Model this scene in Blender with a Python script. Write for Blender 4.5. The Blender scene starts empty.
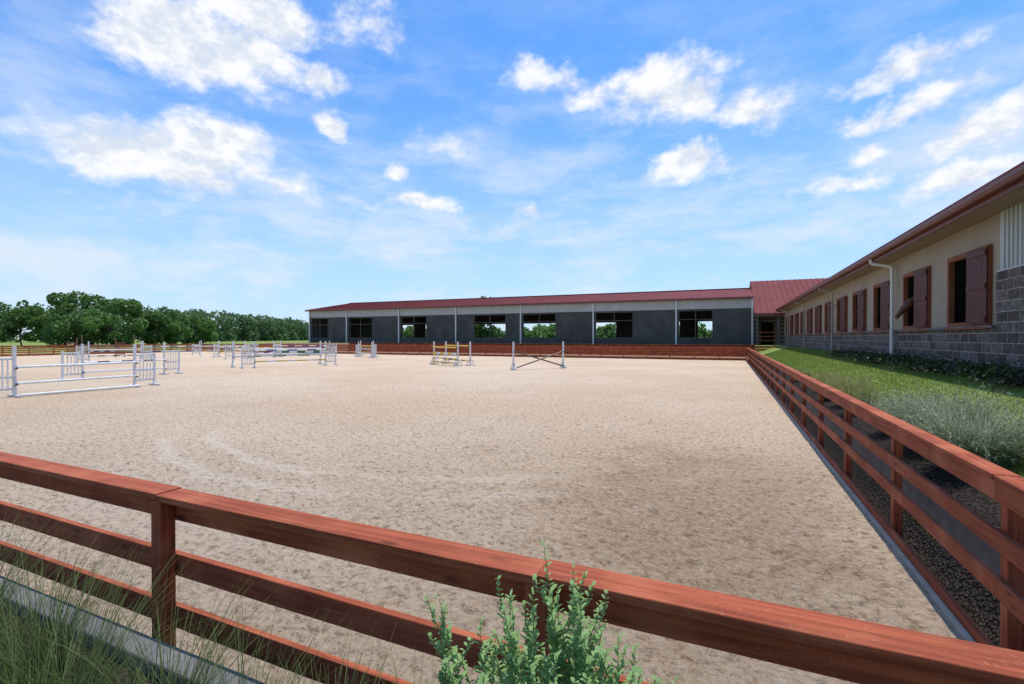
import bpy, math, random
import numpy as np
from mathutils import Vector, Matrix
random.seed(7); np.random.seed(7)
scene=bpy.context.scene
COL=scene.collection
R=math.radians

# ------------------------------------------------------------------ helpers
def link(o):
    COL.objects.link(o); return o
def empty(name,loc,rotz=0,label=None,category=None,group=None,parent=None):
    e=bpy.data.objects.new(name,None); e.location=loc; e.rotation_euler=(0,0,rotz); e.empty_display_size=0.3
    link(e); tag(e,label,category,group)
    if parent: e.parent=parent
    return e
def tag(o,label=None,category=None,group=None,kind=None):
    if label:o["label"]=label
    if category:o["category"]=category
    if group:o["group"]=group
    if kind:o["kind"]=kind
    return o
class MB:
    def __init__(s): s.v=[];s.f=[];s.m=[]
    def hexa(s,p,mi=0):
        b=len(s.v); s.v+= [tuple(q) for q in p]
        for f in ((0,3,2,1),(4,5,6,7),(0,1,5,4),(1,2,6,5),(2,3,7,6),(3,0,4,7)):
            s.f.append(tuple(b+i for i in f)); s.m.append(mi)
    def box(s,x0,x1,y0,y1,z0,z1,mi=0):
        s.hexa([(x0,y0,z0),(x1,y0,z0),(x1,y1,z0),(x0,y1,z0),(x0,y0,z1),(x1,y0,z1),(x1,y1,z1),(x0,y1,z1)],mi)
    def cyl(s,p0,p1,r0,r1=None,n=10,mi=0,caps=True):
        if r1 is None:r1=r0
        p0=Vector(p0);p1=Vector(p1);d=(p1-p0).normalized()
        a=d.orthogonal().normalized();c=d.cross(a)
        b=len(s.v)
        for p,r in((p0,r0),(p1,r1)):
            for i in range(n):
                t=2*math.pi*i/n
                s.v.append(tuple(p+a*(r*math.cos(t))+c*(r*math.sin(t))))
        for i in range(n):
            j=(i+1)%n; s.f.append((b+i,b+j,b+n+j,b+n+i)); s.m.append(mi)
        if caps:
            s.f.append(tuple(b+i for i in range(n))[::-1]);s.m.append(mi)
            s.f.append(tuple(b+n+i for i in range(n)));s.m.append(mi)
    def loft(s,pts,n=14):
        b=len(s.v); k=len(pts)
        for i,p in enumerate(pts):
            c=Vector(p[:3]); q0=Vector(pts[max(0,i-1)][:3]); q1=Vector(pts[min(k-1,i+1)][:3]); d=(q1-q0).normalized()
            side=Vector((0,1,0)); up=side.cross(d).normalized(); side=d.cross(up)
            for j in range(n):
                t=2*math.pi*j/n; s.v.append(tuple(c+side*(p[3]*math.cos(t))+up*(p[4]*math.sin(t))))
        for i in range(k-1):
            for j in range(n):
                jj=(j+1)%n; s.f.append((b+i*n+j,b+i*n+jj,b+(i+1)*n+jj,b+(i+1)*n+j)); s.m.append(0)
        s.f.append(tuple(b+j for j in range(n))[::-1]); s.m.append(0)
        s.f.append(tuple(b+(k-1)*n+j for j in range(n))); s.m.append(0)
    def obj(s,name,mats,parent=None,loc=(0,0,0),bevel=0,smooth=False,org=(0,0,0)):
        me=bpy.data.meshes.new(name)
        vs=[(a-org[0],b-org[1],c-org[2]) for a,b,c in s.v]
        me.from_pydata(vs,[],s.f)
        if not isinstance(mats,(list,tuple)):mats=[mats]
        for m in mats: me.materials.append(m)
        me.polygons.foreach_set("material_index",s.m)
        if smooth: me.polygons.foreach_set("use_smooth",[True]*len(me.polygons))
        me.update()
        o=bpy.data.objects.new(name,me); o.location=loc; link(o)
        if parent:o.parent=parent
        if bevel:
            b=o.modifiers.new("bevel",'BEVEL'); b.width=bevel; b.segments=2; b.limit_method='ANGLE'
        return o
def copy_tree(o,loc=None,rotz=None,parent=None):
    c=o.copy(); COL.objects.link(c)
    if parent is not None: c.parent=parent
    if loc is not None:c.location=loc
    if rotz is not None:c.rotation_euler=(0,0,rotz)
    for ch in list(o.children):
        copy_tree(ch,parent=c)
    return c
def np_mesh(name,V,F,mat,smooth=False):
    V=np.asarray(V,dtype=np.float32); F=np.asarray(F,dtype=np.int32); k=F.shape[1]
    me=bpy.data.meshes.new(name)
    me.vertices.add(len(V)); me.vertices.foreach_set("co",V.ravel())
    me.loops.add(F.size); me.loops.foreach_set("vertex_index",F.ravel())
    me.polygons.add(len(F)); me.polygons.foreach_set("loop_start",np.arange(len(F),dtype=np.int32)*k)
    me.polygons.foreach_set("loop_total",np.full(len(F),k,dtype=np.int32))
    if smooth: me.polygons.foreach_set("use_smooth",np.ones(len(F),dtype=bool))
    me.update(calc_edges=True); me.materials.append(mat)
    return me

# ------------------------------------------------------------------ materials
def newmat(name):
    m=bpy.data.materials.new(name); m.use_nodes=True; nt=m.node_tree
    return m,nt,nt.nodes["Principled BSDF"]
def N(nt,t,**kw):
    n=nt.nodes.new(t)
    for k,v in kw.items(): setattr(n,k,v)
    return n
def L(nt,a,b): nt.links.new(a,b)
def mixc(nt,fac,a,b,blend='MIX'):
    n=nt.nodes.new("ShaderNodeMix"); n.data_type='RGBA'; n.blend_type=blend
    for s,v in((0,fac),(6,a),(7,b)):
        if hasattr(v,"links"): L(nt,v,n.inputs[s])
        else: n.inputs[s].default_value=v if s==0 else (tuple(v)+(1,) if len(v)==3 else v)
    return n.outputs[2]
def math_(nt,op,a,b=None,c=None):
    n=nt.nodes.new("ShaderNodeMath"); n.operation=op
    for i,v in enumerate((a,b,c)):
        if v is None: continue
        if hasattr(v,"links"): L(nt,v,n.inputs[i])
        else:n.inputs[i].default_value=v
    return n.outputs[0]
def ramp(nt,src,lo,hi,smooth=True):
    n=nt.nodes.new("ShaderNodeMapRange"); n.interpolation_type='SMOOTHSTEP' if smooth else 'LINEAR'
    L(nt,src,n.inputs[0]); n.inputs[1].default_value=lo;n.inputs[2].default_value=hi
    return n.outputs[0]
def simple(name,c1,c2,scale=3,rough=.6,bump=.0,bscale=30,metal=0,stretch=(1,1,1),dist=.01,spec=.5):
    m,nt,b=newmat(name)
    tc=N(nt,"ShaderNodeTexCoord"); mp=N(nt,"ShaderNodeMapping"); mp.inputs["Scale"].default_value=stretch
    L(nt,tc.outputs["Object"],mp.inputs[0])
    n=N(nt,"ShaderNodeTexNoise"); n.inputs["Scale"].default_value=scale; n.inputs["Detail"].default_value=6
    L(nt,mp.outputs[0],n.inputs["Vector"])
    L(nt,mixc(nt,ramp(nt,n.outputs[0],.3,.7),c1,c2),b.inputs["Base Color"])
    b.inputs["Roughness"].default_value=rough; b.inputs["Metallic"].default_value=metal; b.inputs["Specular IOR Level"].default_value=spec
    if bump:
        n2=N(nt,"ShaderNodeTexNoise"); n2.inputs["Scale"].default_value=bscale; n2.inputs["Detail"].default_value=4
        L(nt,mp.outputs[0],n2.inputs["Vector"])
        bp=N(nt,"ShaderNodeBump"); bp.inputs["Strength"].default_value=bump; bp.inputs["Distance"].default_value=dist
        L(nt,n2.outputs[0],bp.inputs["Height"]); L(nt,bp.outputs[0],b.inputs["Normal"])
    return m
def wood(name,dark,mid,light,dust=.10):
    m,nt,b=newmat(name)
    tc=N(nt,"ShaderNodeTexCoord")
    geo=N(nt,"ShaderNodeNewGeometry")
    off=N(nt,"ShaderNodeCombineXYZ"); L(nt,math_(nt,'MULTIPLY',geo.outputs["Random Per Island"],37.),off.inputs[0]); L(nt,math_(nt,'MULTIPLY',geo.outputs["Random Per Island"],11.),off.inputs[2])
    ad=N(nt,"ShaderNodeVectorMath",operation='ADD'); L(nt,tc.outputs["Object"],ad.inputs[0]); L(nt,off.outputs[0],ad.inputs[1])
    mp=N(nt,"ShaderNodeMapping"); mp.inputs["Scale"].default_value=(.6,14,14); L(nt,ad.outputs[0],mp.inputs[0])
    n=N(nt,"ShaderNodeTexNoise"); n.inputs["Scale"].default_value=3; n.inputs["Detail"].default_value=8; n.inputs["Distortion"].default_value=.6
    L(nt,mp.outputs[0],n.inputs["Vector"])
    n2=N(nt,"ShaderNodeTexNoise"); n2.inputs["Scale"].default_value=2.2; n2.inputs["Detail"].default_value=5; L(nt,ad.outputs[0],n2.inputs["Vector"])
    n3=N(nt,"ShaderNodeTexNoise"); n3.inputs["Scale"].default_value=90; n3.inputs["Detail"].default_value=3; L(nt,tc.outputs["Object"],n3.inputs["Vector"])
    c=mixc(nt,ramp(nt,n.outputs[0],.32,.68),dark,mid)
    c=mixc(nt,math_(nt,'MULTIPLY',ramp(nt,n2.outputs[0],.42,.72),.7),c,light)
    c=mixc(nt,math_(nt,'MULTIPLY',geo.outputs["Random Per Island"],.3),c,dark)
    c=mixc(nt,math_(nt,'MULTIPLY',ramp(nt,n3.outputs[0],.60,.75),dust),c,(.62,.42,.30))
    v=N(nt,"ShaderNodeTexVoronoi"); v.inputs["Scale"].default_value=1.; mp2=N(nt,"ShaderNodeMapping"); mp2.inputs["Scale"].default_value=(2.2,7,7); L(nt,ad.outputs[0],mp2.inputs[0]); L(nt,mp2.outputs[0],v.inputs["Vector"])
    c=mixc(nt,math_(nt,'SUBTRACT',.75,math_(nt,'MULTIPLY',ramp(nt,v.outputs["Distance"],.05,.15),.75)),c,(dark[0]*.3,dark[1]*.3,dark[2]*.3))
    L(nt,c,b.inputs["Base Color"]); b.inputs["Roughness"].default_value=.75; b.inputs["Specular IOR Level"].default_value=.25
    bp=N(nt,"ShaderNodeBump"); bp.inputs["Strength"].default_value=.9; bp.inputs["Distance"].default_value=.006
    L(nt,n.outputs[0],bp.inputs["Height"]); L(nt,bp.outputs[0],b.inputs["Normal"])
    return m
def foliage(name,c1,c2,c3,trans=.3,gl=.03):
    m=bpy.data.materials.new(name); m.use_nodes=True; nt=m.node_tree; nt.nodes.remove(nt.nodes["Principled BSDF"])
    out=nt.nodes["Material Output"]
    geo=N(nt,"ShaderNodeNewGeometry"); tc=N(nt,"ShaderNodeTexCoord")
    n=N(nt,"ShaderNodeTexNoise"); n.inputs["Scale"].default_value=.45; n.inputs["Detail"].default_value=3; L(nt,tc.outputs["Object"],n.inputs["Vector"])
    c=mixc(nt,geo.outputs["Random Per Island"],c1,c2); c=mixc(nt,ramp(nt,n.outputs[0],.4,.65),c,c3)
    d=N(nt,"ShaderNodeBsdfDiffuse"); t=N(nt,"ShaderNodeBsdfTranslucent"); g=N(nt,"ShaderNodeBsdfGlossy"); g.inputs["Roughness"].default_value=.5
    L(nt,c,d.inputs[0]); L(nt,c,t.inputs[0])
    mx=N(nt,"ShaderNodeMixShader"); mx.inputs[0].default_value=trans; L(nt,d.outputs[0],mx.inputs[1]); L(nt,t.outputs[0],mx.inputs[2])
    m2=N(nt,"ShaderNodeMixShader"); m2.inputs[0].default_value=gl; L(nt,mx.outputs[0],m2.inputs[1]); L(nt,g.outputs[0],m2.inputs[2])
    L(nt,m2.outputs[0],out.inputs[0])
    return m

M_fence=wood("stained_fence_wood",(.20,.040,.015),(.38,.088,.034),(.52,.165,.075),.16)
M_window=wood("stained_frame_wood",(.17,.052,.022),(.24,.08,.035),(.29,.105,.05),.02)
M_shut=wood("maroon_shutter_wood",(.07,.014,.011),(.11,.024,.018),(.14,.036,.026),.0)
M_shut.node_tree.nodes["Principled BSDF"].inputs["Roughness"].default_value=.5
M_conc=simple("kerb_concrete",(.11,.11,.115),(.17,.165,.16),6,.85,.3,60)
M_strip=simple("edge_strip_sand_board",(.40,.30,.21),(.50,.39,.29),5,.9,.3,50)
M_white=simple("white_jump_paint",(.62,.62,.60),(.74,.74,.72),5,.45)
M_green=simple("green_jump_paint",(.02,.12,.07),(.03,.16,.09),5,.4)
M_blue=simple("blue_jump_paint",(.03,.07,.25),(.04,.1,.3),5,.4)
M_yellow=simple("yellow_jump_paint",(.66,.42,.03),(.72,.48,.05),5,.4)
M_black=simple("dark_jump_paint",(.03,.03,.035),(.05,.05,.06),5,.4)
M_brownp=simple("brown_jump_paint",(.16,.06,.04),(.2,.08,.05),5,.5)
M_tan=simple("tan_render",(.285,.235,.175),(.335,.28,.215),1.2,.85,.2,80)
M_siding=simple("pale_metal_siding",(.40,.41,.39),(.46,.47,.45),1,.5)
M_soffit=simple("tan_soffit",(.25,.175,.125),(.29,.205,.15),1,.7)
M_roof=simple("red_metal_roof",(.14,.023,.019),(.175,.032,.027),.4,.6,metal=.0,spec=.12)
M_fascia=simple("brown_red_fascia",(.13,.035,.024),(.17,.048,.034),1,.5)
M_post=simple("pale_steel",(.55,.55,.54),(.63,.63,.62),2,.5)
M_panel=simple("dark_mesh_panel",(.064,.061,.059),(.092,.089,.086),.8,.85,.2,200,spec=.15)
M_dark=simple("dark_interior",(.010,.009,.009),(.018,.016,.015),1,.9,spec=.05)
M_inner=simple("interior_steel",(.08,.078,.074),(.11,.106,.10),1,.8)
M_pipe=simple("downspout_paint",(.62,.60,.55),(.68,.66,.61),2,.5)
M_pipe2=simple("tan_downspout_paint",(.32,.28,.22),(.36,.31,.25),2,.5)
M_bark=simple("tree_bark",(.06,.045,.03),(.12,.09,.065),4,.9,.5,20)
M_stem=simple("plant_stem",(.16,.22,.07),(.24,.28,.1),9,.7)
M_horse=simple("bay_horse_coat",(.10,.04,.018),(.15,.06,.028),6,.5,.2,120)
M_hair=simple("black_mane_hair",(.012,.01,.01),(.025,.02,.018),30,.6)
M_tree=foliage("tree_foliage",(.06,.14,.03),(.15,.25,.06),(.09,.18,.04),.45)
M_tree2=foliage("tree_foliage_light",(.09,.19,.045),(.18,.29,.08),(.095,.19,.045),.45)
M_wood=foliage("woodland_foliage",(.085,.165,.06),(.16,.25,.095),(.08,.155,.06),.45)  # leaf green with a little distance haze mixed in as blue
M_blade=foliage("grass_blades",(.055,.09,.025),(.17,.21,.075),(.09,.13,.04),.35,.01)
M_lawnb=foliage("lawn_blades",(.16,.23,.045),(.29,.36,.09),(.22,.28,.07),.4,.01)
M_sage=foliage("shrub_leaves",(.24,.40,.14),(.40,.56,.25),(.30,.46,.18),.45,.0)
M_grey=foliage("silver_shrub_leaves",(.12,.17,.08),(.52,.56,.40),(.25,.30,.18),.25,.0)
M_tuft=foliage("dry_tuft_blades",(.14,.17,.06),(.44,.41,.19),(.21,.25,.08),.3,.0)
M_cover=foliage("dark_ground_cover",(.015,.04,.012),(.05,.085,.025),(.05,.035,.025),.2)

def block_mat():
    m,nt,b=newmat("split_face_block"); tc=N(nt,"ShaderNodeTexCoord"); s=N(nt,"ShaderNodeSeparateXYZ"); c=N(nt,"ShaderNodeCombineXYZ")
    L(nt,tc.outputs["Object"],s.inputs[0]); L(nt,s.outputs[1],c.inputs[0]); L(nt,s.outputs[2],c.inputs[1])
    br=N(nt,"ShaderNodeTexBrick"); L(nt,c.outputs[0],br.inputs["Vector"])
    br.inputs["Scale"].default_value=1; br.inputs["Brick Width"].default_value=.4; br.inputs["Row Height"].default_value=.2; br.inputs["Mortar Size"].default_value=.009; br.inputs["Mortar Smooth"].default_value=.15
    br.inputs["Color1"].default_value=(.085,.068,.060,1); br.inputs["Color2"].default_value=(.19,.155,.138,1); br.inputs["Mortar"].default_value=(.38,.35,.32,1)
    n=N(nt,"ShaderNodeTexNoise"); n.inputs["Scale"].default_value=14; n.inputs["Detail"].default_value=6; L(nt,tc.outputs["Object"],n.inputs["Vector"])
    col=mixc(nt,.65,br.outputs[0],mixc(nt,ramp(nt,n.outputs[0],.3,.7),(.42,.42,.42),(1.3,1.27,1.24)),'MULTIPLY')
    L(nt,col,b.inputs["Base Color"]); b.inputs["Roughness"].default_value=.95; b.inputs["Specular IOR Level"].default_value=.2
    h=math_(nt,'SUBTRACT',math_(nt,'MULTIPLY',n.outputs[0],.9),math_(nt,'MULTIPLY',br.outputs["Fac"],.5))
    bp=N(nt,"ShaderNodeBump"); bp.inputs["Strength"].default_value=1; bp.inputs["Distance"].default_value=.035
    L(nt,h,bp.inputs["Height"]); L(nt,bp.outputs[0],b.inputs["Normal"])
    return m
M_block=block_mat()

TCX,TCY=-6.0,11.5
def sand_mat():
    m,nt,b=newmat("arena_footing"); tc=N(nt,"ShaderNodeTexCoord"); O=tc.outputs["Object"]
    def noise(sc,d=5,r=.6,dist=0):
        n=N(nt,"ShaderNodeTexNoise"); n.inputs["Scale"].default_value=sc; n.inputs["Detail"].default_value=d; n.inputs["Roughness"].default_value=r; n.inputs["Distortion"].default_value=dist
        L(nt,O,n.inputs["Vector"]); return n.outputs[0]
    big=noise(.12,4); mid=noise(1.1,6,.7); fine=noise(12,8,.8); vf=noise(60,3,.7); patch=noise(.33,5,.6)
    c=mixc(nt,ramp(nt,big,.35,.65),(.66,.485,.325),(.74,.575,.42))
    c=mixc(nt,math_(nt,'MULTIPLY',ramp(nt,mid,.48,.7),.28),c,(.54,.38,.24))
    c=mixc(nt,math_(nt,'MULTIPLY',ramp(nt,patch,.5,.7),.22),c,(.50,.345,.22))
    sub=N(nt,"ShaderNodeVectorMath",operation='SUBTRACT'); L(nt,O,sub.inputs[0]); sub.inputs[1].default_value=(-.4,6.4,0)
    mu=N(nt,"ShaderNodeVectorMath",operation='MULTIPLY'); L(nt,sub.outputs[0],mu.inputs[0]); mu.inputs[1].default_value=(1/1.9,1/3.4,0)
    ln=N(nt,"ShaderNodeVectorMath",operation='LENGTH'); L(nt,mu.outputs[0],ln.inputs[0])
    pt=ramp(nt,math_(nt,'ADD',math_(nt,'SUBTRACT',1.,ln.outputs["Value"]),math_(nt,'MULTIPLY',math_(nt,'SUBTRACT',mid,.5),1.8)),-.25,.6)
    c=mixc(nt,math_(nt,'MULTIPLY',pt,.6),c,(.40,.255,.145))
    s2=N(nt,"ShaderNodeVectorMath",operation='SUBTRACT'); L(nt,O,s2.inputs[0]); s2.inputs[1].default_value=(TCX,TCY,0)
    l2=N(nt,"ShaderNodeVectorMath",operation='LENGTH'); L(nt,s2.outputs[0],l2.inputs[0])
    rad=math_(nt,'ADD',l2.outputs["Value"],math_(nt,'MULTIPLY',mid,.8))
    sy=N(nt,"ShaderNodeSeparateXYZ"); L(nt,O,sy.inputs[0])
    wv=math_(nt,'SINE',math_(nt,'MULTIPLY',rad,8.))
    msk=math_(nt,'MULTIPLY',math_(nt,'MULTIPLY',ramp(nt,math_(nt,'ABSOLUTE',math_(nt,'SUBTRACT',rad,6.9)),1.6,.2),ramp(nt,patch,.38,.56)),ramp(nt,sy.outputs[1],9.,6.))
    c=mixc(nt,math_(nt,'MULTIPLY',math_(nt,'SUBTRACT',1.,ramp(nt,fine,.38,.51)),.76),c,(.25,.16,.095))  # shade in the pits painted dark, from the noise that bumps them
    c=mixc(nt,math_(nt,'MULTIPLY',ramp(nt,fine,.54,.66),.5),c,(.84,.69,.52))
    c=mixc(nt,math_(nt,'MULTIPLY',ramp(nt,vf,.52,.7),.5),c,(.86,.72,.56))
    c=mixc(nt,math_(nt,'MULTIPLY',math_(nt,'MULTIPLY',msk,ramp(nt,wv,.1,1.)),.40),c,(.88,.75,.60))
    L(nt,c,b.inputs["Base Color"]); b.inputs["Roughness"].default_value=.95; b.inputs["Specular IOR Level"].default_value=.1
    v=N(nt,"ShaderNodeTexVoronoi"); v.inputs["Scale"].default_value=17; L(nt,O,v.inputs["Vector"])
    h=math_(nt,'ADD',math_(nt,'MULTIPLY',fine,1.4),math_(nt,'ADD',math_(nt,'MULTIPLY',v.outputs["Distance"],.6),math_(nt,'MULTIPLY',vf,.4)))
    bp=N(nt,"ShaderNodeBump"); bp.inputs["Strength"].default_value=1; bp.inputs["Distance"].default_value=.06
    L(nt,h,bp.inputs["Height"]); L(nt,bp.outputs[0],b.inputs["Normal"])
    return m
M_sand=sand_mat()

def ground_mat():
    m,nt,b=newmat("lawn_and_beds"); tc=N(nt,"ShaderNodeTexCoord"); O=tc.outputs["Object"]
    s=N(nt,"ShaderNodeSeparateXYZ"); L(nt,O,s.inputs[0])
    n=N(nt,"ShaderNodeTexNoise"); n.inputs["Scale"].default_value=.6; n.inputs["Detail"].default_value=8; L(nt,O,n.inputs["Vector"])
    n2=N(nt,"ShaderNodeTexNoise"); n2.inputs["Scale"].default_value=25; n2.inputs["Detail"].default_value=5; L(nt,O,n2.inputs["Vector"])
    g=mixc(nt,ramp(nt,n.outputs[0],.35,.65),(.17,.24,.05),(.27,.31,.10))
    g=mixc(nt,math_(nt,'MULTIPLY',n2.outputs[0],.35),g,(.10,.15,.035))
    v=N(nt,"ShaderNodeTexVoronoi"); v.inputs["Scale"].default_value=34; L(nt,O,v.inputs["Vector"])
    rock=mixc(nt,ramp(nt,v.outputs["Distance"],.15,.6),(.06,.047,.038),(.016,.013,.011))  # bed gravel, its colour darkened to take in the shade behind the fence
    rock=mixc(nt,math_(nt,'MULTIPLY',ramp(nt,n2.outputs[0],.5,.7),.5),rock,(.09,.072,.055))
    w=math_(nt,'MULTIPLY',math_(nt,'SUBTRACT',n.outputs[0],.5),.5)
    nearx=math_(nt,'MULTIPLY',math_(nt,'LESS_THAN',math_(nt,'ADD',s.outputs[0],w),2.3),math_(nt,'GREATER_THAN',s.outputs[0],1.5))
    neary=math_(nt,'LESS_THAN',s.outputs[1],1.6); neary=math_(nt,'MULTIPLY',neary,math_(nt,'GREATER_THAN',s.outputs[1],-1.0))
    bed=math_(nt,'MAXIMUM',nearx,neary)
    c=mixc(nt,bed,g,rock)
    fy=math_(nt,'MULTIPLY',math_(nt,'MULTIPLY',math_(nt,'GREATER_THAN',s.outputs[1],47.6),math_(nt,'LESS_THAN',math_(nt,'ADD',s.outputs[1],w),50.95)),math_(nt,'LESS_THAN',s.outputs[0],2.2))
    fx=math_(nt,'MULTIPLY',math_(nt,'LESS_THAN',s.outputs[0],-71.5),math_(nt,'GREATER_THAN',math_(nt,'ADD',s.outputs[0],w),-80.))
    fy=math_(nt,'MULTIPLY',fy,math_(nt,'GREATER_THAN',s.outputs[0],-80.))
    c=mixc(nt,math_(nt,'MAXIMUM',fx,fy),c,(.28,.16,.10))
    L(nt,c,b.inputs["Base Color"]); b.inputs["Roughness"].default_value=.95; b.inputs["Specular IOR Level"].default_value=.1
    bp=N(nt,"ShaderNodeBump"); bp.inputs["Strength"].default_value=.9; bp.inputs["Distance"].default_value=.03
    L(nt,math_(nt,'SUBTRACT',n2.outputs[0],math_(nt,'MULTIPLY',bed,v.outputs["Distance"])),bp.inputs["Height"]); L(nt,bp.outputs[0],b.inputs["Normal"])
    return m
M_ground=ground_mat()

# ------------------------------------------------------------------ terrain
XR,XL,YN,YF=1.49,-72.0,1.70,47.7
def height(x,y):
    right=np.interp(x,[1.64,1.78,1.92,2.1,4.4,60,400],[-.06,.25,.46,.52,1.32,1.5,1.6])
    near=np.interp(y,[-30,1.3,1.42,1.55],[.35,.46,.44,-.06])
    wx=np.interp(x,[-85,-62],[0.12,1]); wy=np.interp(y,[100,300],[1,.3])
    far=np.interp(y,[48.1,49.3,50.4,50.9,54],[-.06,.1,.3,1.28,1.32])*wx*wy
    left=np.interp(x,[-76,-72.4],[.06,-.06])
    return np.maximum(np.maximum(right,near),np.maximum(far,left))
def hz(x,y): return float(height(np.array(float(x)),np.array(float(y))))
def grid(xs,ys,hf):
    X,Y=np.meshgrid(xs,ys); Z=hf(X,Y)
    V=np.stack([X.ravel(),Y.ravel(),Z.ravel()],1)
    nx,ny=len(xs),len(ys)
    i=np.arange(nx-1);j=np.arange(ny-1); I,J=np.meshgrid(i,j); a=(J*nx+I).ravel()
    return V,np.stack([a,a+1,a+nx+1,a+nx],1)
xs=np.unique(np.concatenate([np.linspace(-3000,-400,14),np.linspace(-400,-90,12),np.linspace(-90,-56,18),np.linspace(-56,1.5,20),np.array([1.64,1.71,1.78,1.85,1.92,2.1]),np.linspace(2.2,4.4,12),np.linspace(5,60,10),np.linspace(80,3000,14)]))
ys=np.unique(np.concatenate([np.linspace(-600,-5,8),np.linspace(-4,1.2,6),np.array([1.3,1.36,1.42,1.48,1.55,1.62]),np.linspace(2,48.1,24),np.array([48.3,48.8,49.3,49.8,50.4,50.65,50.9,51.5,52.5,54]),np.linspace(56,110,14),np.linspace(120,3500,20)]))
V,F=grid(xs,ys,height)
o=link(bpy.data.objects.new("ground",np_mesh("ground",V,F,M_ground,True))); tag(o,kind="structure")

def vnoise(x,y,seed):
    xi=np.floor(x).astype(np.int64); yi=np.floor(y).astype(np.int64); fx=x-xi; fy=y-yi
    def h(a,b):
        n=(a*374761393+b*668265263+seed*1442695041)&0x7fffffff
        n=((n^(n>>13))*1274126177)&0x7fffffff
        return ((n^(n>>16))&0xffff)/65535.
    fx=fx*fx*(3-2*fx); fy=fy*fy*(3-2*fy)
    return (h(xi,yi)*(1-fx)+h(xi+1,yi)*fx)*(1-fy)+(h(xi,yi+1)*(1-fx)+h(xi+1,yi+1)*fx)*fy
def grow(a,b,step,g):
    out=[a];s=step
    sgn=1 if b>a else -1
    while (b-out[-1])*sgn>s: out.append(out[-1]+sgn*s); s*=g
    out.append(b); return out
xs=np.unique(np.array(grow(-3.5,1.445,.022,1.0)+grow(-3.5,-71.9,.024,1.010)))
ys=np.unique(np.array(grow(1.69,7,.021,1.0)+grow(7,47.68,.024,1.010)))
def sandh(x,y):
    d=np.hypot(x,y)
    a=np.clip(1.2-d/26,0,1)*np.clip((1.5-x)/.25,.3,1)
    pit=np.clip(vnoise(x*8+3,y*8,11)-.60,0,1)*np.clip(vnoise(x*.9,y*.9,12)*2-.4,0,1)
    h=(vnoise(x*11,y*11,1)-.5)*.032+(vnoise(x*25,y*25,2)-.5)*.026+(vnoise(x*3,y*3,3)-.5)*.014-pit*.12
    h2=(vnoise(x*.35,y*.35,5)-.5)*.03+(vnoise(x*1.3,y*1.3,6)-.5)*.016
    rr=np.hypot(x-TCX,y-TCY)+vnoise(x*1.1,y*1.1,9)*.8
    tr=(np.exp(-((rr-7.6)/.3)**2)+np.exp(-((rr-5.9)/.25)**2))*(vnoise(x*4,y*4,15)-.35)*.035
    return h*a+h2*.6+tr
V,F=grid(xs,ys,sandh)
o=link(bpy.data.objects.new("arena_sand",np_mesh("arena_sand",V,F,M_sand,True))); tag(o,kind="structure")
mb=MB(); mb.box(1.445,1.487,1.72,47.69,-.05,.012); o=mb.obj("edge_strip_pavement",M_strip); tag(o,kind="structure")
def kerb(x0,x1,y0,y1):
    mb=MB(); n=max(1,int(max(x1-x0,y1-y0)/3))
    for i in range(n):
        if x1-x0>y1-y0:
            a=x0+(x1-x0)*i/n;b=x0+(x1-x0)*(i+1)/n-.008; mb.box(a,b,y0,y1,-.1,.52)
        else:
            a=y0+(y1-y0)*i/n;b=y0+(y1-y0)*(i+1)/n-.008; mb.box(x0,x1,a,b,-.1,.52)
    o=mb.obj("kerb",M_conc,bevel=.012); tag(o,kind="structure")
kerb(XL-.3,1.79,1.35,1.47); kerb(1.80,1.92,1.35,48.3)

# ------------------------------------------------------------------ fences
M_fence_post=M_fence.copy(); M_fence_post.name="stained_post_wood"
for n in M_fence_post.node_tree.nodes:
    if n.type=='MAPPING':
        s=n.inputs["Scale"].default_value; n.inputs["Scale"].default_value=(s[1],s[1],s[0])
NEAR=((1.012,1.132,"top_rail"),(.71,.83,"middle_rail"),(.425,.545,"lower_rail"),(-.03,.09,"kick_board"))
FAR=((1.0,1.132,"top_rail"),(.78,.92,"upper_rail"),(.56,.70,"middle_rail"),(.34,.48,"lower_rail"),(-.03,.20,"kick_board"))
def fence(p0,rot,length,nb,ext,label,rails=NEAR,off=0.):
    e=empty("rail_fence",(p0[0],p0[1],0),rot,label,"fence","timber rail fences around the arena")
    sp=length/nb
    rng=random.Random(nb*7+int(length))
    c=MB()
    lo,hi=(-.13,length+.13) if ext else (.025,length-.025)
    for i in range(nb):
        a=lo if i==0 else i*sp-off+.002; b=hi if i==nb-1 else (i+1)*sp-off-.002
        dz=rng.uniform(-.003,.003); dy=rng.uniform(-.004,.004)
        c.box(a,b,-.015+dy,.122+dy,1.136+dz,1.17+dz)
    c.obj("cap_board",M_fence,e,bevel=.004)
    lo,hi=(-.04,length+.04) if ext else (.003,length-.003)
    for z0,z1,nm in rails:
        c=MB(); i=0
        while i<nb:
            k=min(nb,i+(1 if (i==0 and nm=="middle_rail") else 2))
            a=lo if i==0 else i*sp-off+.002; b=hi if k==nb else k*sp-off-.002
            dz=rng.uniform(-.004,0); dy=rng.uniform(0,.003)
            c.box(a,b,dy,.036+dy,z0+dz,z1+dz); i=k
        c.obj(nm,M_fence,e,bevel=.004)
    c=MB(); c.box(-.043,.043,.041,.118,-.1,1.131); first=None
    for i in range(nb+1):
        x=i*sp-(off if 0<i<nb else 0)
        if i in (0,nb) and not ext: continue
        if first is None:
            first=c.obj("post",M_fence_post,e,loc=(x,0,0),bevel=.005)
        else:
            q=first.copy(); COL.objects.link(q); q.parent=e; q.location=(x,0,0)
    return e
W=XR-XL; H=YF-YN
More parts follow.
